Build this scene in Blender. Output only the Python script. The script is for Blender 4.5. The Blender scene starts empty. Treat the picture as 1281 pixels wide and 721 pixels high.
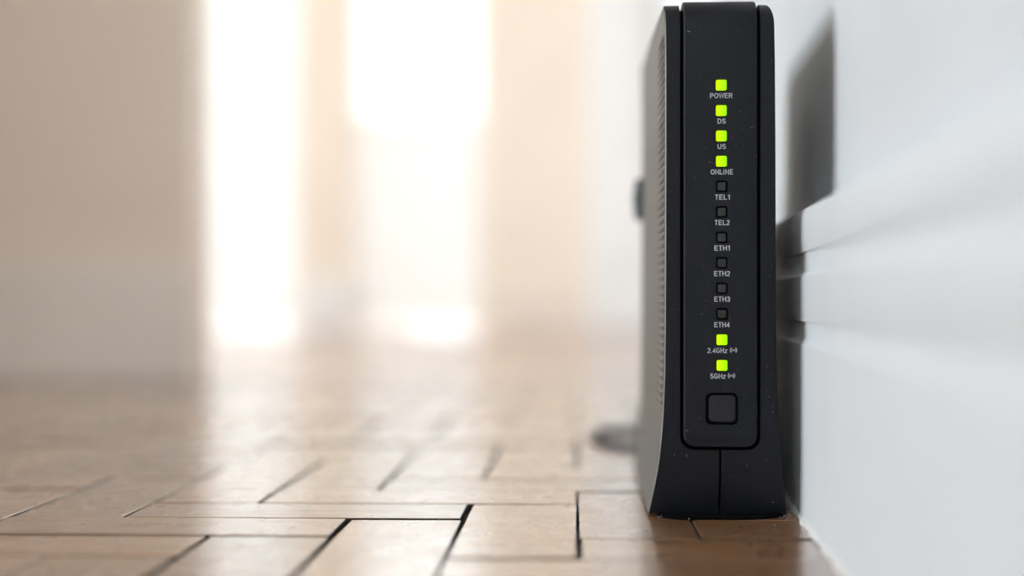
import bpy, bmesh, math, random
from mathutils import Vector, Matrix

random.seed(7)
SC = bpy.context.scene
COL = SC.collection
F = 1281 * 55.0 / 36.0          # focal length in pixels of the 1281 px frame
CH = 0.092                      # camera height above the floor

# ------------------------------------------------------------------ camera
cd = bpy.data.cameras.new('camera')
cam = bpy.data.objects.new('camera', cd); COL.objects.link(cam)
cam.location = (0, 0, CH); cam.rotation_euler = (math.pi / 2, 0, 0)
cd.lens = 55.0; cd.sensor_width = 36.0; cd.sensor_fit = 'HORIZONTAL'
cd.shift_y = 0.009; cd.clip_start = 0.01
cd.dof.use_dof = True; cd.dof.focus_distance = 0.651; cd.dof.aperture_fstop = 2.6
SC.camera = cam

# ------------------------------------------------------------------ world, sun, exposure
w = bpy.data.worlds.new('sky'); SC.world = w; w.use_nodes = True
bg = w.node_tree.nodes['Background']
bg.inputs[0].default_value = (0.84, 0.93, 1.0, 1); bg.inputs[1].default_value = 9.1
sd = bpy.data.lights.new('sun', 'SUN'); sun = bpy.data.objects.new('sun', sd); COL.objects.link(sun)
sd.energy = 0.38; sd.angle = math.radians(4.5); sd.color = (1.0, 0.96, 0.90)
SUN_DIR = Vector((1.0, -0.20, -0.085)).normalized()
sun.rotation_euler = SUN_DIR.to_track_quat('-Z', 'Y').to_euler()
vs = SC.view_settings
SC.display_settings.display_device = 'sRGB'
vs.view_transform = 'Standard'; vs.look = 'None'; vs.exposure = 0.0; vs.gamma = 1.0; vs.use_curve_mapping = False
SC.cycles.use_denoising = True
SC.cycles.max_bounces = 10; SC.cycles.diffuse_bounces = 6; SC.cycles.glossy_bounces = 4
SC.cycles.sample_clamp_indirect = 6.0

def portal(x, y, z, sx, sy, rot):
    l = bpy.data.lights.new('window_portal', 'AREA'); l.shape = 'RECTANGLE'; l.size = sx; l.size_y = sy
    l.cycles.is_portal = True
    o = bpy.data.objects.new('window_portal', l); o.location = (x, y, z); o.rotation_euler = rot
    COL.objects.link(o)

# ------------------------------------------------------------------ materials
def mat(name, col, rough=0.5, noise=0.0, scale=30, bump=0.0, bscale=200, spec=0.5, metal=0.0, coat=0.0, emit=None, es=0.0):
    m = bpy.data.materials.new(name); m.use_nodes = True
    nt = m.node_tree; b = nt.nodes['Principled BSDF']; L = nt.links
    b.inputs['Base Color'].default_value = (*col, 1); b.inputs['Roughness'].default_value = rough
    b.inputs['Specular IOR Level'].default_value = spec; b.inputs['Metallic'].default_value = metal
    b.inputs['Coat Weight'].default_value = coat
    tc = nt.nodes.new('ShaderNodeTexCoord')
    if noise > 0:
        n = nt.nodes.new('ShaderNodeTexNoise'); n.inputs['Scale'].default_value = scale; n.inputs['Detail'].default_value = 5
        L.new(tc.outputs['Object'], n.inputs['Vector'])
        r = nt.nodes.new('ShaderNodeValToRGB')
        r.color_ramp.elements[0].position = 0.3; r.color_ramp.elements[1].position = 0.7
        r.color_ramp.elements[0].color = (*[c * (1 - noise) for c in col], 1)
        r.color_ramp.elements[1].color = (*[min(1, c * (1 + noise)) for c in col], 1)
        L.new(n.outputs['Fac'], r.inputs['Fac']); L.new(r.outputs['Color'], b.inputs['Base Color'])
    if bump > 0:
        n2 = nt.nodes.new('ShaderNodeTexNoise'); n2.inputs['Scale'].default_value = bscale; n2.inputs['Detail'].default_value = 3
        L.new(tc.outputs['Object'], n2.inputs['Vector'])
        bp = nt.nodes.new('ShaderNodeBump'); bp.inputs['Strength'].default_value = bump; bp.inputs['Distance'].default_value = 0.0005
        L.new(n2.outputs['Fac'], bp.inputs['Height']); L.new(bp.outputs['Normal'], b.inputs['Normal'])
    if emit:
        b.inputs['Emission Color'].default_value = (*emit, 1); b.inputs['Emission Strength'].default_value = es
    return m

M = {}
M['wall_white'] = mat('white_wall_paint', (0.705, 0.735, 0.765), 0.7, 0.02, 12, 0.25, 60, 0.25)
M['gloss_white'] = mat('white_gloss_paint', (0.765, 0.80, 0.83), 0.5, 0.02, 20, 0.15, 45, 0.35)
M['caulk'] = mat('white_caulk', (0.84, 0.84, 0.82), 0.5, 0.06, 90, 0.4, 300)
M['beige'] = mat('beige_wall_paint', (0.83, 0.69, 0.56), 0.6, 0.03, 6, 0.2, 60)
M['cream'] = mat('cream_wall_paint', (0.83, 0.72, 0.60), 0.6, 0.03, 6, 0.2, 60)
M['cream_trim'] = mat('cream_trim_paint', (0.80, 0.70, 0.60), 0.45, 0.02, 12)
M['ceiling'] = mat('ceiling_paint', (0.82, 0.81, 0.79), 0.8, 0.02, 6)
M['frame'] = mat('white_frame_paint', (0.82, 0.80, 0.77), 0.4, 0.02, 12)
M['subfloor'] = mat('dirty_joint_filler', (0.035, 0.024, 0.017), 0.9, 0.6, 400, 0.8, 500)
M['stone'] = mat('pale_terrace_stone', (0.62, 0.60, 0.57), 0.8, 0.08, 3)
M['stucco'] = mat('pinkish_stucco', (0.50, 0.43, 0.41), 0.85, 0.06, 8, 0.4, 80)
M['groove'] = mat('black_inner_plastic', (0.004, 0.004, 0.005), 0.9, 0.1, 100, spec=0.05)
M['rubber'] = mat('black_rubber', (0.012, 0.012, 0.012), 0.8, 0.2, 150)
M['button'] = mat('satin_black_button', (0.020, 0.020, 0.025), 0.42, 0.06, 300, 0.3, 2200, 0.3)
M['lens_off'] = mat('unlit_indicator_lens', (0.018, 0.019, 0.017), 0.35, 0.1, 300)
M['ink'] = mat('grey_printed_ink', (0.55, 0.56, 0.60), 0.6, 0.06, 600)
M['blue_cable'] = mat('blue_grey_cable_jacket', (0.022, 0.032, 0.042), 0.45, 0.1, 60)
M['plug'] = mat('dark_teal_plug', (0.010, 0.035, 0.038), 0.45, 0.1, 60)
M['dust'] = mat('grey_dust', (0.33, 0.28, 0.24), 0.9, 0.3, 500)

def plastic():
    m = mat('textured_black_plastic', (0.0098, 0.0107, 0.0150), 0.46, 0.08, 350, 0.35, 2600, 0.24)
    nt = m.node_tree; b = nt.nodes['Principled BSDF']; L = nt.links
    src = b.inputs['Base Color'].links[0].from_socket
    tc = nt.nodes.new('ShaderNodeTexCoord')                     # sparse pale dust specks and scuffs
    n = nt.nodes.new('ShaderNodeTexNoise'); n.inputs['Scale'].default_value = 900; n.inputs['Detail'].default_value = 1
    n2 = nt.nodes.new('ShaderNodeTexNoise'); n2.inputs['Scale'].default_value = 55
    L.new(tc.outputs['Object'], n.inputs['Vector']); L.new(tc.outputs['Object'], n2.inputs['Vector'])
    r = nt.nodes.new('ShaderNodeMapRange'); r.inputs['From Min'].default_value = 0.735; r.inputs['From Max'].default_value = 0.78
    L.new(n.outputs['Fac'], r.inputs['Value'])
    r2 = nt.nodes.new('ShaderNodeMapRange'); r2.inputs['From Min'].default_value = 0.5; r2.inputs['From Max'].default_value = 0.62
    L.new(n2.outputs['Fac'], r2.inputs['Value'])
    mu = nt.nodes.new('ShaderNodeMath'); mu.operation = 'MULTIPLY'
    L.new(r.outputs[0], mu.inputs[0]); L.new(r2.outputs[0], mu.inputs[1])
    mx = nt.nodes.new('ShaderNodeMix'); mx.data_type = 'RGBA'
    L.new(mu.outputs[0], mx.inputs['Factor']); L.new(src, mx.inputs['A']); mx.inputs['B'].default_value = (0.20, 0.19, 0.18, 1)
    L.new(mx.outputs['Result'], b.inputs['Base Color'])
    return m
M['plastic'] = plastic()
M['flank'] = mat('satin_black_flank', (0.030, 0.028, 0.027), 0.40, 0.08, 350, 0.3, 2000, 0.6)
M['edge'] = mat('rim_light_edge', (0.06, 0.058, 0.055), 0.28, 0.1, 200, spec=1.0)  # paler and glossier, to bring out the light rim on the left edge

def led():
    m = mat('lit_green_indicator', (0.05, 0.15, 0.0), 0.5, spec=0.15)
    nt = m.node_tree; b = nt.nodes['Principled BSDF']; L = nt.links
    tc = nt.nodes.new('ShaderNodeTexCoord'); sp = nt.nodes.new('ShaderNodeSeparateXYZ')
    L.new(tc.outputs['Generated'], sp.inputs[0])
    r = nt.nodes.new('ShaderNodeValToRGB')
    r.color_ramp.elements[0].position = 0.15; r.color_ramp.elements[0].color = (0.66, 1.0, 0.0, 1)
    r.color_ramp.elements[1].position = 0.95; r.color_ramp.elements[1].color = (0.34, 1.0, 0.0, 1)
    L.new(sp.outputs['X'], r.inputs['Fac']); L.new(r.outputs['Color'], b.inputs['Emission Color'])
    b.inputs['Emission Strength'].default_value = 1.05
    return m
M['led'] = led()

def glass():
    m = bpy.data.materials.new('window_glass'); m.use_nodes = True; nt = m.node_tree; nt.nodes.clear()
    o = nt.nodes.new('ShaderNodeOutputMaterial'); t = nt.nodes.new('ShaderNodeBsdfTransparent')
    g = nt.nodes.new('ShaderNodeBsdfGlossy'); g.inputs['Roughness'].default_value = 0.02
    fr = nt.nodes.new('ShaderNodeFresnel'); fr.inputs['IOR'].default_value = 1.35
    mx = nt.nodes.new('ShaderNodeMixShader')
    nt.links.new(fr.outputs[0], mx.inputs[0]); nt.links.new(t.outputs[0], mx.inputs[1]); nt.links.new(g.outputs[0], mx.inputs[2])
    nt.links.new(mx.outputs[0], o.inputs[0]); return m
M['glass'] = glass()

def parquet():
    m = bpy.data.materials.new('lacquered_parquet'); m.use_nodes = True
    nt = m.node_tree; b = nt.nodes['Principled BSDF']; L = nt.links; N = nt.nodes.new
    uv = N('ShaderNodeUVMap'); uv.uv_map = 'grain'
    oi = N('ShaderNodeObjectInfo'); ge = N('ShaderNodeNewGeometry')
    ad = N('ShaderNodeMath'); ad.operation = 'ADD'; fr = N('ShaderNodeMath'); fr.operation = 'FRACT'
    L.new(oi.outputs['Random'], ad.inputs[0]); L.new(ge.outputs['Random Per Island'], ad.inputs[1]); L.new(ad.outputs[0], fr.inputs[0])
    off = N('ShaderNodeVectorMath'); off.operation = 'ADD'
    cmb = N('ShaderNodeCombineXYZ'); ml = N('ShaderNodeMath'); ml.operation = 'MULTIPLY'; ml.inputs[1].default_value = 17.0
    L.new(fr.outputs[0], ml.inputs[0])
    for i in range(3): L.new(ml.outputs[0], cmb.inputs[i])
    L.new(uv.outputs[0], off.inputs[0]); L.new(cmb.outputs[0], off.inputs[1])
    mp = N('ShaderNodeMapping'); mp.inputs['Scale'].default_value = (14, 160, 1); L.new(off.outputs[0], mp.inputs[0])
    n = N('ShaderNodeTexNoise'); n.inputs['Scale'].default_value = 1.0; n.inputs['Detail'].default_value = 7; n.inputs['Roughness'].default_value = 0.65
    L.new(mp.outputs[0], n.inputs['Vector'])
    r = N('ShaderNodeValToRGB'); e = r.color_ramp.elements
    e[0].position = 0.25; e[0].color = (0.165, 0.070, 0.027, 1)
    e[1].position = 0.75; e[1].color = (0.400, 0.205, 0.092, 1)
    L.new(n.outputs['Fac'], r.inputs['Fac'])
    hs = N('ShaderNodeHueSaturation'); L.new(r.outputs['Color'], hs.inputs['Color'])
    mr = N('ShaderNodeMapRange'); mr.inputs['To Min'].default_value = 0.75; mr.inputs['To Max'].default_value = 1.35
    L.new(fr.outputs[0], mr.inputs['Value']); L.new(mr.outputs[0], hs.inputs['Value'])
    L.new(hs.outputs['Color'], b.inputs['Base Color'])
    # worn lacquer: uneven gloss and fine relief
    n3 = N('ShaderNodeTexNoise'); n3.inputs['Scale'].default_value = 45; n3.inputs['Detail'].default_value = 4
    L.new(off.outputs[0], n3.inputs['Vector'])
    rr = N('ShaderNodeMapRange'); rr.inputs['From Min'].default_value = 0.3; rr.inputs['From Max'].default_value = 0.7
    rr.inputs['To Min'].default_value = 0.22; rr.inputs['To Max'].default_value = 0.36
    L.new(n3.outputs['Fac'], rr.inputs['Value']); L.new(rr.outputs[0], b.inputs['Roughness'])
    n2 = N('ShaderNodeTexNoise'); n2.inputs['Scale'].default_value = 700; n2.inputs['Detail'].default_value = 4
    L.new(off.outputs[0], n2.inputs['Vector'])
    bp = N('ShaderNodeBump'); bp.inputs['Strength'].default_value = 0.12; bp.inputs['Distance'].default_value = 0.0003
    L.new(n2.outputs['Fac'], bp.inputs['Height']); L.new(bp.outputs['Normal'], b.inputs['Normal'])
    b.inputs['Specular IOR Level'].default_value = 0.5
    b.inputs['Coat Weight'].default_value = 1.0; b.inputs['Coat Roughness'].default_value = 0.15; b.inputs['Coat IOR'].default_value = 1.6
    return m
M['parquet'] = parquet()

# ------------------------------------------------------------------ helpers
def link(name, me, m=None, parent=None):
    o = bpy.data.objects.new(name, me); COL.objects.link(o)
    if m is not None and not me.materials: me.materials.append(m)
    if parent: o.parent = parent
    return o

def mesh(name, bm, m, parent=None, smooth=None):
    me = bpy.data.meshes.new(name)
    bmesh.ops.recalc_face_normals(bm, faces=bm.faces)
    bm.to_mesh(me); bm.free()
    if smooth:
        for p in me.polygons: p.use_smooth = True
        me.set_sharp_from_angle(angle=math.radians(smooth))
    return link(name, me, m, parent)

def box(bm, x0, x1, y0, y1, z0, z1):
    vs_ = [bm.verts.new((x, y, z)) for z in (z0, z1) for x, y in ((x0, y0), (x1, y0), (x1, y1), (x0, y1))]
    for f in ((3, 2, 1, 0), (4, 5, 6, 7), (0, 1, 5, 4), (1, 2, 6, 5), (2, 3, 7, 6), (3, 0, 4, 7)):
        bm.faces.new([vs_[i] for i in f])
    return vs_

def loft(bm, rings, cap=True):
    rv = [[bm.verts.new(p) for p in r] for r in rings]
    n = len(rv[0])
    for a, b in zip(rv[:-1], rv[1:]):
        for i in range(n):
            j = (i + 1) % n
            bm.faces.new((a[i], a[j], b[j], b[i]))
    if cap:
        bm.faces.new(rv[0][::-1]); bm.faces.new(rv[-1])
    return rv

def rrect(hx, hz, r, n=5, cx=0, cz=0):
    pts = []
    for k, (sx, sz) in enumerate(((1, 1), (-1, 1), (-1, -1), (1, -1))):
        for i in range(n + 1):
            a = math.pi / 2 * (k + i / n)
            pts.append((cx + sx * (hx - r) + r * math.cos(a), cz + sz * (hz - r) + r * math.sin(a)))
    return pts

def rblock(bm, cx, cz, hx, hz, r, y0, y1, e=0.0003, n=5):
    """rounded block in the x-z plane from front y0 to back y1, with an eased front edge"""
    o = rrect(hx, hz, r, n, cx, cz); i = rrect(hx - e, hz - e, max(r - e, 1e-5), n, cx, cz)
    loft(bm, [[(x, y1, z) for x, z in o], [(x, y0 + e, z) for x, z in o], [(x, y0, z) for x, z in i]])

def catmull(P, n=10):
    P = [Vector(p) for p in P]; Q = [2 * P[0] - P[1]] + P + [2 * P[-1] - P[-2]]; out = []
    for i in range(1, len(Q) - 2):
        for k in range(n):
            t = k / n; a, b, c, d = Q[i - 1], Q[i], Q[i + 1], Q[i + 2]
            out.append(0.5 * ((2 * b) + (c - a) * t + (2 * a - 5 * b + 4 * c - d) * t * t + (3 * b - a - 3 * c + d) * t ** 3))
    return out + [P[-1]]

def tube(bm, pts, r, seg=12):
    rings = []; up = Vector((0, 0, 1))
    for i, p in enumerate(pts):
        t = (pts[min(i + 1, len(pts) - 1)] - pts[max(i - 1, 0)]).normalized()
        s = t.cross(up)
        if s.length < 1e-3: s = t.cross(Vector((1, 0, 0)))
        s.normalize(); up = s.cross(t).normalized()
        rings.append([p + r * (math.cos(a) * s + math.sin(a) * up) for a in [2 * math.pi * k / seg for k in range(seg)]])
    loft(bm, rings)

def boolean(o, cut):
    md = o.modifiers.new('cut', 'BOOLEAN'); md.operation = 'DIFFERENCE'; md.object = cut; md.solver = 'EXACT'
    bpy.context.view_layer.update()
    dg = bpy.context.evaluated_depsgraph_get()
    me = bpy.data.meshes.new_from_object(o.evaluated_get(dg))
    o.modifiers.remove(md); old = o.data; o.data = me
    me.name = o.name
    for p in me.polygons: p.use_smooth = True
    me.set_sharp_from_angle(angle=math.radians(28))
    bpy.data.meshes.remove(old)

def structure(o, label, cat):
    o['kind'] = 'structure'; o['label'] = label; o['category'] = cat
    return o
def tag(o, label, cat, group=None):
    o['label'] = label; o['category'] = cat
    if group: o['group'] = group
    return o
def empty(name, loc=(0, 0, 0), rz=0):
    o = bpy.data.objects.new(name, None); COL.objects.link(o); o.location = loc; o.rotation_euler = (0, 0, rz)
    o.empty_display_size = 0.05; return o

def px(x, Y): return (x - 640.5) / F * Y                 # measured positions of the photograph, as lengths
def pz(y, Y): return CH - (y - 372.0) / F * Y

# ------------------------------------------------------------------ the room
XL, YN, YF, ZC = -2.7, -2.6, 4.5, 2.6
WA = math.radians(4.35)                                  # the right wall runs at this angle to the view
WP = Vector((0.1189, 0.634, 0.0))                        # a point of its baseboard foot

def holed(name, u0, u1, holes, place, m, label):
    """wall panel from u0..u1, 0..ZC with rectangular holes (ua, ub, za, zb); place(u0,u1,z0,z1,bm) makes one block"""
    us = sorted({u0, u1, *[h[0] for h in holes], *[h[1] for h in holes]})
    zs = sorted({-0.06, ZC, *[h[2] for h in holes], *[h[3] for h in holes]})
    bm = bmesh.new()
    for a, b in zip(us[:-1], us[1:]):
        for c, d in zip(zs[:-1], zs[1:]):
            if any(h[0] <= a and b <= h[1] and h[2] <= c and d <= h[3] for h in holes): continue
            place(a, b, c, d, bm)
    bmesh.ops.remove_doubles(bm, verts=bm.verts, dist=1e-5)
    return structure(mesh(name, bm, m), label, 'wall')

# openings of the far wall: glazed door strip and tall window; the wall is 0.2 thick
G1 = (-1.20, px(372, YF)); G2 = (px(443, YF), px(601, YF))
CAS = px(733, YF)
XRF = WP.x + math.tan(WA) * (YF - WP.y) + 0.0135
far_holes = [(G1[0], G1[1], 0.0, 2.15), (G2[0], G2[1], 0.0, 2.15), (-2.5, -1.5, 0.5, 2.1)]
holed('wall_far', XL, XRF + 0.3, far_holes, lambda a, b, c, d, bm: box(bm, a, b, YF, YF + 0.12, c, d), M['cream'],
      'cream wall at the far end of the room with tall glazed openings')
L1 = (0.20, 1.70, 0.04, 1.60); L2 = (2.0, 4.35, 0.10, 2.4)
holed('wall_left', YN, YF, [L1, L2], lambda a, b, c, d, bm: box(bm, XL - 0.12, XL, a, b, c, d), M['cream'],
      'cream side wall with the glazed balcony door')
N1 = (-1.7, -0.35, 1.0, 2.25)
holed('wall_near', XL - 0.12, 0.6, [N1], lambda a, b, c, d, bm: box(bm, a, b, YN - 0.12, YN, c, d), M['wall_white'],
      'white wall behind the viewpoint with a wide window')
XP = px(238, 1.75)
bm = bmesh.new(); box(bm, XL, XP, 1.75, 1.87, 0, ZC)
box(bm, -1.35, -0.95, 1.50, 1.75, 0, ZC)                  # unseen pier added to shade the left of this wall
structure(mesh('wall_partition', bm, M['beige']), 'plain beige wall blurred at the left edge of the photo', 'wall')
bm = bmesh.new(); box(bm, XL, XP + 0.003, 1.737, 1.75, 0, 0.129)
bmesh.ops.bevel(bm, geom=[e for e in bm.edges], offset=0.003, segments=2, affect='EDGES')
structure(mesh('baseboard_partition', bm, M['cream_trim']), 'pale baseboard along the foot of the beige wall', 'baseboard')
bm = bmesh.new(); box(bm, XL - 0.12, 1.0, YN - 0.12, YF + 0.12, ZC, ZC + 0.1)
structure(mesh('ceiling', bm, M['ceiling']), 'plain white ceiling above the room', 'ceiling')

# right wall (plaster) and its moulded baseboard, both running along the wall line
wd = Vector((math.sin(WA), math.cos(WA), 0)); wn = Vector((math.cos(WA), -math.sin(WA), 0))
T = 0.0135
def along(prof, s0, s1, n=1):
    """prof: (offset into the wall, z) pairs, extruded along the wall from s0 to s1"""
    return [[WP + wd * (s0 + (s1 - s0) * k / n) + wn * a + Vector((0, 0, z)) for a, z in prof] for k in range(n + 1)]
S0, S1 = -3.3, 3.95
bm = bmesh.new(); loft(bm, along([(T, -0.06), (T, ZC), (T + 0.12, ZC), (T + 0.12, -0.06)], S0, S1))
structure(mesh('wall_right', bm, M['wall_white']), 'white wall rising above the baseboard beside the router', 'wall')
z1, z2, z3, z4 = 0.0729, 0.0818, 0.1010, 0.1105
g = 0.0014
prof = [(0.0, 0.0), (0.0, z1 - 0.0003), (0.0004, z1), (g, z1 + 0.0018), (g, z2 - 0.0002), (0.0002, z2 + 0.0002), (0.0, z2 + 0.0006),
        (0.0, z3 - 0.0003), (0.0004, z3), (g, z3 + 0.0018), (g, z4 - 0.0002), (0.0002, z4 + 0.0002), (0.0, z4 + 0.0006),
        (0.0, 0.1265), (0.0008, 0.1283), (0.0022, 0.129), (T, 0.129), (T, 0.0)]
bm = bmesh.new(); loft(bm, along(prof, S0, S1, 8))
structure(mesh('baseboard_right', bm, M['gloss_white'], smooth=35), 'tall white moulded baseboard with two grooves beside the router', 'baseboard')
bm = bmesh.new()
rings = []
for k in range(161):
    s = -0.6 + 1.6 * k / 160
    j = 0.0016 + 0.0005 * math.sin(k * 1.7) + random.uniform(-0.0003, 0.0003)
    rings.append([WP + wd * s + wn * a * j + Vector((0, 0, z * j)) for a, z in ((0, 0), (-1.0, 0), (-0.75, 0.45), (-0.35, 0.85), (0, 1.1))])
loft(bm, rings)
structure(mesh('trim_1', bm, M['caulk'], smooth=60), 'thin uneven white caulk bead where baseboard meets parquet', 'caulk')

# far baseboards and white door casing
bm = bmesh.new(); box(bm, G1[1] + 0.01, G2[0] - 0.01, YF - 0.013, YF, 0, 0.15)
structure(mesh('baseboard_pier', bm, M['frame']), 'white plinth at the foot of the far pier between glazings', 'baseboard')
bm = bmesh.new(); box(bm, G2[1] + 0.02, CAS, YF - 0.013, YF, 0, 0.129)
structure(mesh('baseboard_far', bm, M['cream_trim']), 'beige baseboard below the far cream wall', 'baseboard')
bm = bmesh.new()
box(bm, CAS, XRF - 0.02, YF - 0.03, YF, 0, 2.3); box(bm, CAS + 0.02, XRF - 0.05, YF - 0.042, YF - 0.03, 0.2, 2.25)
structure(mesh('trim_2', bm, M['frame']), 'broad white casing on the far wall left of the router', 'casing')

# windows: frame bars, pane
def window(name, label, cat, axis, c, u0, u1, za, zb, bar=0.045, mull=()):
    """axis 'y': in a wall of constant y; axis 'x': in a wall of constant x"""
    root = empty(name, ((u0 + u1) / 2, c, za) if axis == 'y' else (c, (u0 + u1) / 2, za))
    structure(root, label, cat)
    hw = (u1 - u0) / 2; h = zb - za
    def add(nm, a0, a1, z0, z1, d0, d1, m):
        bm = bmesh.new()
        if axis == 'y': box(bm, a0, a1, d0, d1, z0, z1)
        else: box(bm, d0, d1, a0, a1, z0, z1)
        if m is not M['glass']: bmesh.ops.bevel(bm, geom=list(bm.edges), offset=0.003, segments=1, affect='EDGES')
        mesh(nm, bm, m, root)
    add('frame_stile', -hw, -hw + bar, 0, h, -0.03, 0.03, M['frame']); add('frame_stile', hw - bar, hw, 0, h, -0.03, 0.03, M['frame'])
    add('frame_rail', -hw + bar, hw - bar, 0, bar, -0.03, 0.03, M['frame']); add('frame_rail', -hw + bar, hw - bar, h - bar, h, -0.03, 0.03, M['frame'])
    xs = [-hw + bar] + [v for mv in mull for v in (mv * hw - 0.02, mv * hw + 0.02)] + [hw - bar]
    for mv in mull: add('mullion', mv * hw - 0.02, mv * hw + 0.02, bar, h - bar, -0.025, 0.025, M['frame'])
    for a, b in zip(xs[0::2], xs[1::2]): add('pane', a, b, bar, h - bar, -0.003, 0.003, M['glass'])
window('door_1', 'tall glazed door strip glowing white beside the beige wall', 'door', 'y', YF + 0.06, G1[0], G1[1], 0.0, 2.15, 0.008)
window('window_1', 'bright tall window in the far wall at photo centre', 'window', 'y', YF + 0.06, G2[0], G2[1], 0.0, 2.15, 0.008)
window('window_2', 'far window hidden behind the beige wall', 'window', 'y', YF + 0.06, -2.5, -1.5, 0.5, 2.1)
window('door_2', 'glazed balcony door letting low sun onto the white wall', 'door', 'x', XL - 0.06, *L1, 0.04)
window('added_window_3', 'unseen wide window added to light the far half of the room', 'window', 'x', XL - 0.06, *L2, 0.05, (0.0,))  # unseen opening added to brighten the far wall and floor
window('window_4', 'wide window behind the viewpoint', 'window', 'y', YN - 0.06, *N1, 0.05, (0.0,))
H = math.pi / 2
portal((G1[0] + G1[1]) / 2, YF + 0.13, 1.075, G1[1] - G1[0], 2.15, (-H, 0, 0))
portal((G2[0] + G2[1]) / 2, YF + 0.13, 1.075, G2[1] - G2[0], 2.15, (-H, 0, 0))
portal(-2.0, YF + 0.13, 1.3, 1.0, 1.6, (-H, 0, 0))
portal(XL - 0.13, (L1[0] + L1[1]) / 2, (L1[2] + L1[3]) / 2, L1[3] - L1[2], L1[1] - L1[0], (0, -H, 0))
portal(XL - 0.13, (L2[0] + L2[1]) / 2, (L2[2] + L2[3]) / 2, L2[3] - L2[2], L2[1] - L2[0], (0, -H, 0))
portal((N1[0] + N1[1]) / 2, YN - 0.13, (N1[2] + N1[3]) / 2, N1[1] - N1[0], N1[3] - N1[2], (H, 0, 0))

# sheer curtains hung inside the two far glazings (full length on the door, lower half on the window)
def sheer(CURT):
    m = bpy.data.materials.new('white_sheer_fabric'); m.use_nodes = True; nt = m.node_tree; nt.nodes.clear(); L = nt.links
    o = nt.nodes.new('ShaderNodeOutputMaterial'); t = nt.nodes.new('ShaderNodeBsdfTranslucent'); d = nt.nodes.new('ShaderNodeBsdfDiffuse')
    tc = nt.nodes.new('ShaderNodeTexCoord'); n = nt.nodes.new('ShaderNodeTexNoise'); n.inputs['Scale'].default_value = 60
    r = nt.nodes.new('ShaderNodeValToRGB'); r.color_ramp.elements[0].color = (0.82, 0.79, 0.75, 1); r.color_ramp.elements[1].color = (0.90, 0.87, 0.83, 1)
    L.new(tc.outputs['Object'], n.inputs['Vector']); L.new(n.outputs['Fac'], r.inputs['Fac'])
    L.new(r.outputs['Color'], t.inputs['Color']); L.new(r.outputs['Color'], d.inputs['Color'])
    mx = nt.nodes.new('ShaderNodeMixShader'); mx.inputs[0].default_value = CURT
    L.new(d.outputs[0], mx.inputs[1]); L.new(t.outputs[0], mx.inputs[2]); L.new(mx.outputs[0], o.inputs[0]); return m
M['sheer'] = sheer(0.22); M['voile'] = sheer(0.5); M['net'] = sheer(0.09)
def curtain(x0, x1, z0, z1, y, label, folds, m='sheer'):
    root = empty('sheer_curtain', ((x0 + x1) / 2, y, z0)); tag(root, label, 'curtain')
    n = folds * 10; hw = (x1 - x0) / 2; bm = bmesh.new(); rows = []
    for z in (0, (z1 - z0) * 0.5, z1 - z0):
        rows.append([bm.verts.new((-hw + 2 * hw * k / n, 0.010 * math.sin(2 * math.pi * k / 10 + z) + 0.003 * math.sin(k * 0.7), z)) for k in range(n + 1)])
    for a, b in zip(rows[:-1], rows[1:]):
        for k in range(n): bm.faces.new((a[k], a[k + 1], b[k + 1], b[k]))
    mesh('drape', bm, M[m], root, 80)
    bm = bmesh.new(); tube(bm, [Vector((-hw - 0.02, 0, z1 - z0)), Vector((hw + 0.02, 0, z1 - z0))], 0.005); mesh('rod', bm, M['frame'], root, 60)
curtain(G1[0] + 0.01, G1[1] - 0.002, 0.012, 2.1, YF + 0.012, 'white sheer full length curtain glowing beside the beige wall', 14)
curtain(G2[0] + 0.002, G2[1] - 0.002, 0.012, 0.60, YF + 0.012, 'white sheer half curtain over the lower far window', 6, 'net')
curtain(G2[0] + 0.002, G2[1] - 0.002, 0.585, 2.1, YF + 0.045, 'thin bright voile curtain over the upper far window', 6, 'voile')

# outdoors: terrace slab and a stucco planter wall beyond the far window
bm = bmesh.new(); box(bm, -30, 30, -30, 30, -0.20, -0.06)
structure(mesh('ground', bm, M['stone']), 'pale terrace paving outside the windows', 'paving')
bm = bmesh.new()
box(bm, px(452, 6.5), px(512, 6.5), 6.5, 6.8, -0.06, 0.74); box(bm, px(448, 6.5), px(516, 6.5), 6.47, 6.83, 0.74, 0.79)
tag(mesh('planter_wall', bm, M['stucco']), 'low pinkish stucco block outside the far window', 'planter')

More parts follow.
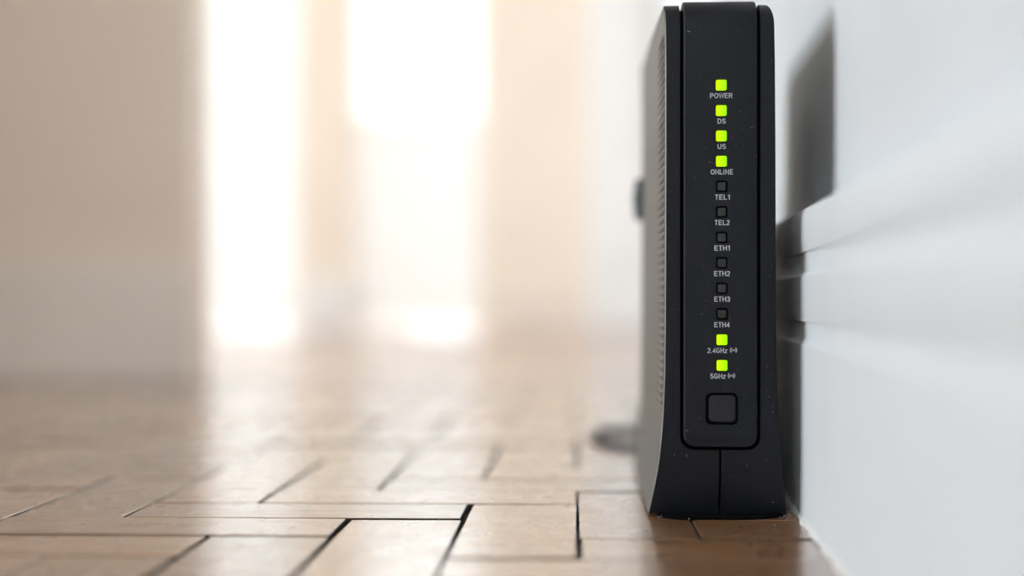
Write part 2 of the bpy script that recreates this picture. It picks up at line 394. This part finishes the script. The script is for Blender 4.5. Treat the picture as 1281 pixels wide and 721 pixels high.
# ------------------------------------------------------------------ parquet, herringbone of 3:1 blocks
bm = bmesh.new(); box(bm, XL - 0.02, 0.55, YN, YF + 0.12, -0.06, -0.0026)
floor = structure(mesh('floor', bm, M['subfloor']), 'worn lacquered herringbone parquet floor', 'floor')
W = 0.0476; LB = 3 * W
PA = math.radians(2.2)
pu = Vector((math.cos(PA), -math.sin(PA), 0)); pv = Vector((math.sin(PA), math.cos(PA), 0))
PO = Vector((-0.1172, 0.6036, 0))                        # corner column 0 / row 1
TH = 0.006
def block_bm(bm, mx=None):
    """one parquet block, length along x, top at z = 0, eased top edges"""
    lx, ly, e = LB / 2 - 0.0006, W / 2 - 0.0006, 0.0006
    rings = [[(lx, ly, -TH), (-lx, ly, -TH), (-lx, -ly, -TH), (lx, -ly, -TH)],
             [(lx, ly, -e), (-lx, ly, -e), (-lx, -ly, -e), (lx, -ly, -e)],
             [(lx - e * .4, ly - e * .4, -e * .35), (-lx + e * .4, ly - e * .4, -e * .35), (-lx + e * .4, -ly + e * .4, -e * .35), (lx - e * .4, -ly + e * .4, -e * .35)],
             [(lx - e, ly - e, 0), (-lx + e, ly - e, 0), (-lx + e, -ly + e, 0), (lx - e, -ly + e, 0)]]
    uvl = bm.loops.layers.uv.get('grain') or bm.loops.layers.uv.new('grain')
    rv = [[bm.verts.new(p) for p in r] for r in rings]; fs = []
    for a, b in zip(rv[:-1], rv[1:]):
        for i in range(4):
            fs.append(bm.faces.new((a[i], a[(i + 1) % 4], b[(i + 1) % 4], b[i])))
    for f in fs[:8]: f.material_index = 1               # dirt in the joints
    fs.append(bm.faces.new(rv[-1]))
    for f in fs:
        for l in f.loops: l[uvl].uv = (l.vert.co.x, l.vert.co.y)
    if mx is not None:
        for r in rv:
            for v in r: v.co = mx @ v.co
bmB = bmesh.new(); block_bm(bmB)
bme = bpy.data.meshes.new('parquet_block'); bmB.to_mesh(bme); bmB.free(); bme.materials.append(M['parquet']); bme.materials.append(M['subfloor'])

blocks = []
for c in range(-70, 40):
    for r in range(-80, 110):
        if (c - r + 3) % 6 == 0:                     # left end of a block lying across: columns c..c+3
            blocks.append((c + 1.5, r + 0.5, 0))
        if (r - c + 2) % 6 == 0:                     # near end of a block running away: rows r..r+3
            blocks.append((c + 0.5, r + 1.5, 1))
near, rest = [], []
rb = random.Random(3)
for c, r, v in blocks:
    p = PO + pu * (c * W) + pv * ((r - 1) * W)
    wx = WP.x + math.tan(WA) * (p.y - WP.y)          # stop at the baseboard
    if p.x > wx + (0.030 if v else 0.075) or p.x < XL or p.y < YN or p.y > YF + 0.05: continue
    near_cam = 0.45 < p.y < 2.6 and -0.40 * p.y - 0.08 < p.x
    jit = (rb.gauss(0, 0.00035), rb.gauss(0, 0.00035), rb.uniform(-0.0006, 0.0002))
    rz = -PA + (math.pi / 2 if v else 0) + rb.gauss(0, 0.0035)
    sx, sy = 1 - abs(rb.gauss(0, 0.004)), 1 - abs(rb.gauss(0, 0.010))
    tilt = (rb.gauss(0, 0.0022), rb.gauss(0, 0.0012))
    q = p + Vector(jit)
    if 0.075 < p.x < 0.2 and 0.605 < p.y < 0.69: sx, sy = 1.022, 1.026   # tightly laid beside the wall
    size = 1 / max(p.y, 0.3) ** 3 if near_cam else 0
    near.append((size, q, rz, sx, sy, tilt)) if size > 0 else rest.append((q, rz, sx, sy, tilt))
near.sort(key=lambda t: -t[0])
rest += [t[1:] for t in near[300:]]; near = near[:300]
for _, q, rz, sx, sy, tilt in near:
    o = bpy.data.objects.new('parquet_block', bme); COL.objects.link(o); o.parent = floor
    o.location = q; o.rotation_euler = (tilt[0], tilt[1], rz); o.scale = (sx, sy, 1)
bm = bmesh.new()
for q, rz, sx, sy, tilt in rest:
    block_bm(bm, Matrix.Translation(q) @ Matrix.Rotation(rz, 4, 'Z') @ Matrix.Rotation(tilt[0], 4, 'X') @ Matrix.Diagonal((sx, sy, 1, 1)))
o = mesh('parquet_field', bm, M['parquet'], floor); o.data.materials.append(M['subfloor']); o['kind'] = 'stuff'

# ------------------------------------------------------------------ the router
RA = math.radians(2.87)
RY = 0.652
router = empty('modem_router', (px(901, RY), RY, 0), -RA)
tag(router, 'black upright modem router with green indicator lights standing against the white baseboard', 'router')
U = RY / F                                             # metres per pixel at the front face
D = 0.200
ZT = 0.2158
def lerp(tab, z):
    for (a, va), (b, vb) in zip(tab[:-1], tab[1:]):
        if z <= b: return va + (vb - va) * max(0, (z - a)) / (b - a)
    return tab[-1][1]
LW = [(pz(y, RY), v * U) for y, v in ((648, 90.5), (640, 88.5), (620, 84.5), (600, 80.5), (580, 77.5), (560, 75.2), (530, 72.6), (500, 70.8), (470, 69.8), (400, 69.0), (100, 68.3), (1, 69.3))]
RW = [(pz(y, RY), v * U) for y, v in ((648, 85.5), (640, 84.5), (620, 82), (600, 79), (580, 77), (560, 75.2), (530, 73), (500, 71.5), (470, 70.6), (400, 69.8), (100, 68.8), (24, 67.6), (14, 66.2), (7, 64), (0, 60.5))]
R0 = 0.012
levels = []
for z in (0.0010, 0.0030, 0.006, 0.009, 0.013, 0.018, 0.024, 0.030, 0.037, 0.046, 0.06, 0.08, 0.12, 0.16, 0.19, ZT - R0):
    und = 0.0055 * max(0, 1 - z / 0.030) ** 1.6        # the foot curves back under the front
    levels.append((z, und))
for k in range(1, 9):
    a = math.pi / 2 * k / 8
    levels.append((ZT - R0 + R0 * math.sin(a), R0 * (1 - math.cos(a))))
def half_shell(s):
    rings = []; tab = LW if s < 0 else RW; gp = 0.00045
    for z, yf in levels:
        hw = lerp(tab, z); yb = D - (0.003 if z > ZT - 0.002 else 0)
        r = 0.0009; rr = 0.004
        pts = [(gp, yf - 0.0), (0.008, yf), (0.016, yf + 0.0001), (hw - 0.003, yf + 0.0004)]
        for k in range(5):
            a = math.pi / 2 * k / 4
            pts.append((hw - r + r * math.sin(a), yf + 0.0006 + r - r * math.cos(a)))
        k_ = (0.0034 if s < 0 else 0.0) * min(1, max(0.3, z / 0.05))   # the flank bulges towards the back
        pts += [(hw, yf + 0.006), (hw + 0.6 * k_, D * 0.5), (hw + k_, yb - rr - 0.004)]; hw += k_
        for k in range(4):
            a = math.pi / 2 * k / 3
            pts.append((hw - rr + rr * math.cos(a), yb - rr + rr * math.sin(a)))
        pts.append((gp, yb))
        rings.append([(s * x, y, z) for x, y in (pts if s > 0 else pts[::-1])])
    bm = bmesh.new(); loft(bm, rings)
    return mesh('side_shell', bm, M['plastic'], None, 28)
shells = {s: half_shell(s) for s in (-1, 1)}

# the central band that runs up the front and over the top
def path(zb):
    P = []
    for t in (0, 0.0003, 0.0008, 0.0015, 0.0025, 0.0036, 0.0048, 0.0058): P.append((0, zb + t, (-1, 0), t))
    for z in (0.05, 0.08, 0.11, 0.14, 0.17, ZT - R0): P.append((0, z, (-1, 0), 1))
    for k in range(1, 10):
        a = math.pi / 2 * k / 9
        P.append((R0 - R0 * math.cos(a), ZT - R0 + R0 * math.sin(a), (-math.cos(a), math.sin(a)), 1))
    P += [(0.06, ZT, (0, 1), 1), (D - 0.004, ZT, (0, 1), 1)]
    return P
def band(bm, B, zb, r, inner, outer, e):
    rings = []
    for i, (y, z, n, t) in enumerate(path(zb)):
        b = B if t >= r else B - r + math.sqrt(max(0, r * r - (r - t) ** 2))
        oo = outer - e if i == 0 else outer
        e2 = e if i else e * 0.3
        sec = [(-b, inner), (-b, outer - e), (-b + e2 * .3, oo - e2 * .3), (-b + e, oo), (b - e, oo), (b - e2 * .3, oo - e2 * .3), (b, outer - e), (b, inner)]
        rings.append([(x, y + n[0] * d, z + n[1] * d) for x, d in sec])
    loft(bm, rings)
bm = bmesh.new(); band(bm, 0.0167, pz(563.5, RY), 0.0056, -0.0022, 0.006, 0.0)
bmesh.ops.remove_doubles(bm, verts=bm.verts, dist=1e-7)
cut = mesh('cutter', bm, M['groove'])
for s, o in shells.items():
    boolean(o, cut); o.parent = router
    o.data.materials.append(M['flank']); o.data.materials.append(M['edge']); o.data.materials.append(M['groove'])
    for p in o.data.polygons:
        n_, c_ = p.normal, p.center
        if abs(c_.x) < 0.01675 and c_.z > 0.026 and ((0.0006 < c_.y < 0.0105 and c_.z < ZT - 0.001) or (c_.z > ZT - 0.0103 and c_.z < ZT - 0.0006 and c_.y < D - 0.01)): p.material_index = 3
        elif abs(n_.x) > 0.93 and abs(c_.x) > 0.0185: p.material_index = 1
        elif s < 0 and abs(c_.x) > 0.0205 and c_.y < 0.02 and n_.x < -0.25 and n_.y < -0.25 and c_.z < ZT - 0.004: p.material_index = 2
bpy.data.objects.remove(cut)
PR = 0.0014                                            # how proud the panel stands
bm = bmesh.new(); band(bm, 0.0152, pz(559.5, RY), 0.0050, -0.0020, PR, 0.0005)
panel = mesh('front_panel', bm, M['plastic'], None, 40)
panel['label'] = 'raised black front panel with lights'
# dark inner filler seen in the seam between the two shells
bm = bmesh.new(); box(bm, -0.0012, 0.0012, 0.0085, D - 0.01, 0.003, 0.18)
mesh('seam_core', bm, M['groove'], router)

UP = (RY - PR) / F
def lx(x): return (x - 901.0) * UP                     # panel position of a photo column
def lz(y): return CH - (y - 372.0) * UP
leds = [106.3, 138.2, 170.0, 201.7, 233.3, 265.2, 297.1, 329.0, 361.0, 393.0, 425.3, 457.4]
words = ['POWER', 'DS', 'US', 'ONLINE', 'TEL1', 'TEL2', 'ETH1', 'ETH2', 'ETH3', 'ETH4', '2.4GHz', '5GHz']
wpx = [(888, 916), (897.2, 907.6), (897.2, 907.8), (888.6, 917), (893.6, 912.6), (893.3, 912.6), (893.3, 912.6), (893, 913), (893.2, 913), (893.2, 913), (884.7, 909.6), (888.2, 907.6)]
lit = {0, 1, 2, 3, 10, 11}
ledx = [902.0 + 1.0 * i / 11 for i in range(12)]
bm = bmesh.new()
for x, y in zip(ledx, leds): rblock(bm, lx(x), lz(y), 0.00245, 0.00245, 0.0009, -0.006, -PR + 0.0010, 0.0)
rblock(bm, lx(902.8), lz(512), 20.4 * UP, 20.2 * UP, 7.5 * UP, -0.006, -PR + 0.0014, 0.0, 7)
bmesh.ops.remove_doubles(bm, verts=bm.verts, dist=1e-7)
cut = mesh('cutter', bm, M['groove'])
boolean(panel, cut); panel.parent = router
panel.data.materials.append(M['flank'])
for p in panel.data.polygons:
    if -0.97 < p.normal.x < -0.3 and p.center.x < -0.0140: p.material_index = 1   # left shoulder made paler to paint the light it catches
bpy.data.objects.remove(cut)
for i, (x, y) in enumerate(zip(ledx, leds)):
    bm = bmesh.new(); s = 0.00222 if i in lit else 0.00185
    rblock(bm, 0, 0, s, s, 0.0007, -0.0009, 0.0, 0.00025)
    o = mesh('indicator_light', bm, M['led'] if i in lit else M['lens_off'], panel, 40)
    o.location = (lx(x), -PR + 0.0010, lz(y))
    o['label'] = 'glowing yellow-green indicator' if i in lit else 'dark unlit indicator'
    bm = bmesh.new(); rblock(bm, 0, 0, 0.00243, 0.00243, 0.0009, -0.0001, 0.0, 0.00002)
    o = mesh('indicator_recess', bm, M['groove'], panel); o.location = (lx(x), -PR + 0.00101, lz(y))
bm = bmesh.new(); rblock(bm, 0, 0, 16.8 * UP, 17.0 * UP, 5.5 * UP, -0.0016, 0.0, 0.0005, 7)
o = mesh('button', bm, M['button'], panel, 40); o.location = (lx(903.2), -PR + 0.0014, lz(511.6)); o['label'] = 'square push button with rounded corners'
bm = bmesh.new(); rblock(bm, 0, 0, 20.2 * UP, 20.0 * UP, 7.3 * UP, -0.0001, 0.0, 0.00002, 7)
o = mesh('button_recess', bm, M['groove'], panel); o.location = (lx(902.8), -PR + 0.00141, lz(512))

def arc(cx, cy, rx, ry, a0, a1, n=10):
    return [(cx + rx * math.cos(math.radians(a0 + (a1 - a0) * k / n)), cy + ry * math.sin(math.radians(a0 + (a1 - a0) * k / n))) for k in range(n + 1)]
# grotesque capitals as stroke centre lines: advance width, strokes (height 0..1)
GL = {'P': (.70, [[(.08, 0), (.08, .93), (.36, .93)] + arc(.38, .70, .22, .23, 90, -90, 8) + [(.08, .47)]]),
      'O': (.80, [arc(.38, .5, .32, .43, 0, 360, 20)]),
      'W': (.98, [[(.04, 1), (.24, .04), (.47, .95), (.70, .04), (.90, 1)]]),
      'E': (.68, [[(.60, .93), (.08, .93), (.08, .07), (.62, .07)], [(.08, .51), (.56, .51)]]),
      'R': (.74, [[(.08, 0), (.08, .93), (.38, .93)] + arc(.40, .71, .22, .22, 90, -90, 8) + [(.08, .49)], [(.36, .47), (.64, 0)]]),
      'D': (.74, [[(.08, .07), (.08, .93), (.30, .93)] + arc(.30, .5, .33, .43, 90, -90, 12) + [(.08, .07)]]),
      'S': (.70, [arc(.33, .71, .24, .22, 20, 210, 9) + arc(.33, .29, .26, .22, 60, -170, 12)]),
      'U': (.74, [[(.08, 1), (.08, .36)] + arc(.35, .36, .27, .29, 180, 360, 10) + [(.62, 1)]]),
      'N': (.76, [[(.08, 0), (.08, .95), (.62, .05), (.62, 1)]]),
      'L': (.62, [[(.08, 1), (.08, .07), (.58, .07)]]),
      'I': (.28, [[(.09, 0), (.09, 1)]]),
      'T': (.64, [[(.02, .93), (.58, .93)], [(.30, .93), (.30, 0)]]),
      'H': (.74, [[(.08, 0), (.08, 1)], [(.62, 0), (.62, 1)], [(.08, .52), (.62, .52)]]),
      'G': (.80, [arc(.38, .5, .31, .43, 40, 300, 16) + [(.66, .22), (.66, .46), (.42, .46)]]),
      'z': (.56, [[(.05, .65), (.46, .65), (.05, .07), (.48, .07)]]),
      '1': (.50, [[(.06, .74), (.28, .93), (.28, 0)]]),
      '2': (.62, [arc(.29, .69, .23, .24, 170, -30, 10) + [(.06, .07), (.54, .07)]]),
      '3': (.62, [arc(.28, .71, .21, .22, 160, -90, 9) + arc(.28, .28, .24, .22, 90, -165, 10)]),
      '4': (.62, [[(.42, 0), (.42, .93), (.05, .30), (.58, .30)]]),
      '5': (.62, [[(.52, .93), (.14, .93), (.09, .52)] + arc(.29, .32, .23, .26, 120, -160, 11)]),
      '.': (.26, [[(.10, 0), (.10, .16)]])}
def text_mesh(body, width, height, sw=0.175):
    """flat printed word, strokes of width sw, in the x-z plane"""
    segs = []; x = 0
    for ch in body:
        adv, st = GL[ch]
        for pl in st: segs.append([(px_ + x, py_) for px_, py_ in pl])
        x += adv + 0.10
    xs = [p[0] for pl in segs for p in pl]; x0, x1 = min(xs) - sw / 2, max(xs) + sw / 2
    kx = width / (x1 - x0)
    bm = bmesh.new(); h = sw / 2
    for pl in segs:
        L_, R_ = [], []
        for i, p in enumerate(pl):
            q = pl[max(i - 1, 0)]; r = pl[min(i + 1, len(pl) - 1)]
            d0 = Vector((p[0] - q[0], p[1] - q[1])); d1 = Vector((r[0] - p[0], r[1] - p[1]))
            if d0.length < 1e-6: d0 = d1.copy()
            if d1.length < 1e-6: d1 = d0.copy()
            d0.normalize(); d1.normalize(); t = d0 + d1
            t = d1.copy() if t.length < 1e-3 else t.normalized()
            m_ = h / max(0.45, t.dot(d1)); nrm = Vector((-t.y, t.x)) * m_
            for lst, sg in ((L_, 1), (R_, -1)):
                lst.append(bm.verts.new(((p[0] + sg * nrm.x - (x0 + x1) / 2) * kx, 0, (p[1] + sg * nrm.y - 0.5) * height)))
        for i in range(len(pl) - 1): bm.faces.new((L_[i], R_[i], R_[i + 1], L_[i + 1]))
    me = bpy.data.meshes.new('lettering'); bm.to_mesh(me); bm.free(); return me
for i, (t, (a, b)) in enumerate(zip(words, wpx)):
    o = link('lettering', text_mesh(t, (b - a) * UP, 6.3 * UP), M['ink'], panel)
    o.location = (lx((a + b) / 2), -PR - 0.00003, lz(leds[i] + 13.4)); o['label'] = 'printed word ' + t
    if i >= 10:                                        # radio-wave mark: a dot between arcs
        bm = bmesh.new()
        def disc(r, n=10):
            bm.faces.new([bm.verts.new((r * math.cos(2 * math.pi * k / n), 0, r * math.sin(2 * math.pi * k / n))) for k in range(n)])
        disc(0.9 * UP)
        for s in (-1, 1):
            for ra, rb_, sp in ((1.7, 2.5, 48), (3.5, 4.5, 50)):
                st = [math.radians(-sp + 2 * sp * k / 8) for k in range(9)]
                A = [bm.verts.new((s * ra * UP * math.cos(q), 0, ra * UP * math.sin(q))) for q in st]
                B = [bm.verts.new((s * rb_ * UP * math.cos(q), 0, rb_ * UP * math.sin(q))) for q in st]
                for k in range(8): bm.faces.new((A[k], A[k + 1], B[k + 1], B[k]))
        o = mesh('radio_wave_mark', bm, M['ink'], panel)
        for p in o.data.polygons:
            if p.normal.y > 0: p.flip()
        o.location = (lx(917.2 if i == 10 else 914.6), -PR - 0.00004, lz(leds[i] + 12.9))

# ribbed left side: every vent rib on its own
bmR = bmesh.new()
loft(bmR, [[(x, y, z) for y, z in ((0.0042, -0.00125), (0.0034, 0.0), (0.0042, 0.00125), (D - 0.018, 0.00125), (D - 0.017, 0), (D - 0.018, -0.00125))] for x in (0.0006, 0.0001)]
     + [[(-0.0010, y, z) for y, z in ((0.0085, -0.0006), (0.0075, 0.0), (0.0085, 0.0006), (D - 0.0185, 0.0006), (D - 0.0178, 0), (D - 0.0185, -0.0006))]])
rib_me = None
z = 0.0475
while z < 0.2045:
    if rib_me is None:
        o = mesh('vent_rib', bmR, M['flank'], shells[-1], 30); rib_me = o.data
    else: o = link('vent_rib', rib_me, None, shells[-1])
    o.location = (-lerp(LW, z), 0, z)
    z += 0.0035
# black foot pad; its front bulge stands in for contact shade and reflection
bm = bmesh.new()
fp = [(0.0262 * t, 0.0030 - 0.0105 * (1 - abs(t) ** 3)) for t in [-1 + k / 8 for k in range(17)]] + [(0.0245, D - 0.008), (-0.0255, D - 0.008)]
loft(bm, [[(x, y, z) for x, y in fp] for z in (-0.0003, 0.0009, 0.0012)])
mesh('foot_shade_pad', bm, M['groove'], router)
# socket block on the back
bm = bmesh.new(); box(bm, -0.017, 0.017, D - 0.003, D + 0.0012, 0.03, 0.18)
mesh('socket_panel', bm, M['groove'], router)

# ------------------------------------------------------------------ network cable with its plug
cab = empty('network_cable', (0.0735, 0.862, 0.146), -RA)
tag(cab, 'blue-grey network cable plugged into the router back and looping on the parquet', 'cable')
def cl(x, y, z):                                       # world point to the cable's own space
    v = Vector((x - 0.0735, y - 0.862, z - 0.146)); return Matrix.Rotation(RA, 3, 'Z') @ v
bm = bmesh.new()
rblock(bm, 0.002, 0, 0.0078, 0.0110, 0.002, -0.007, 0.016, 0.0006)
plug = mesh('plug', bm, M['plug'], cab, 40); plug['label'] = 'dark teal plug body'
bm = bmesh.new(); box(bm, -0.0065, -0.0055, -0.004, 0.014, -0.004, 0.004)
mesh('latch', bm, M['plug'], plug)
pts = [cl(0.0790, 0.872, 0.146), cl(0.0800, 0.892, 0.144), cl(0.0840, 0.906, 0.130), cl(0.0860, 0.905, 0.090), cl(0.0800, 0.902, 0.050), cl(0.0755, 0.903, 0.026),
       cl(0.0755, 0.925, 0.0075), cl(0.0740, 0.945, 0.0020), cl(0.0660, 0.955, 0.0017), cl(0.0570, 0.970, 0.0017), cl(0.0520, 1.002, 0.0017), cl(0.0560, 1.045, 0.0017), cl(0.070, 1.065, 0.0017), cl(0.10, 1.066, 0.0017), cl(0.135, 1.05, 0.0017)]
bm = bmesh.new(); tube(bm, catmull(pts, 8), 0.0021)
mesh('cord', bm, M['blue_cable'], cab, 60)

# ------------------------------------------------------------------ dust gathered at the router's foot
bm = bmesh.new(); rd = random.Random(11)
for k in range(90):
    if k < 50:
        s = rd.gauss(0.026, 0.010); p = WP + wd * s - wn * abs(rd.gauss(0.003, 0.003)) - wn * 0.0018
    else: p = Vector((rd.uniform(0.058, 0.112), RY - 0.001 + rd.gauss(-0.001, 0.0035), 0))
    r = rd.uniform(0.00015, 0.0005)
    vs_ = [bm.verts.new((p.x + r * rd.uniform(.6, 1.6) * dx, p.y + r * rd.uniform(.6, 1.6) * dy, max(0.0001, r * (1 + dz)))) for dx, dy, dz in ((1, 0, 0), (-.5, .9, 0), (-.5, -.9, 0), (0, 0, 1.1), (0, 0, -1))]
    for a, b, c in ((0, 1, 3), (1, 2, 3), (2, 0, 3), (1, 0, 4), (2, 1, 4), (0, 2, 4)): bm.faces.new((vs_[a], vs_[b], vs_[c]))
o = mesh('dust', bm, M['dust']); o['kind'] = 'stuff'; o['label'] = 'grey dust crumbs gathered along the foot of the router'; o['category'] = 'dust'
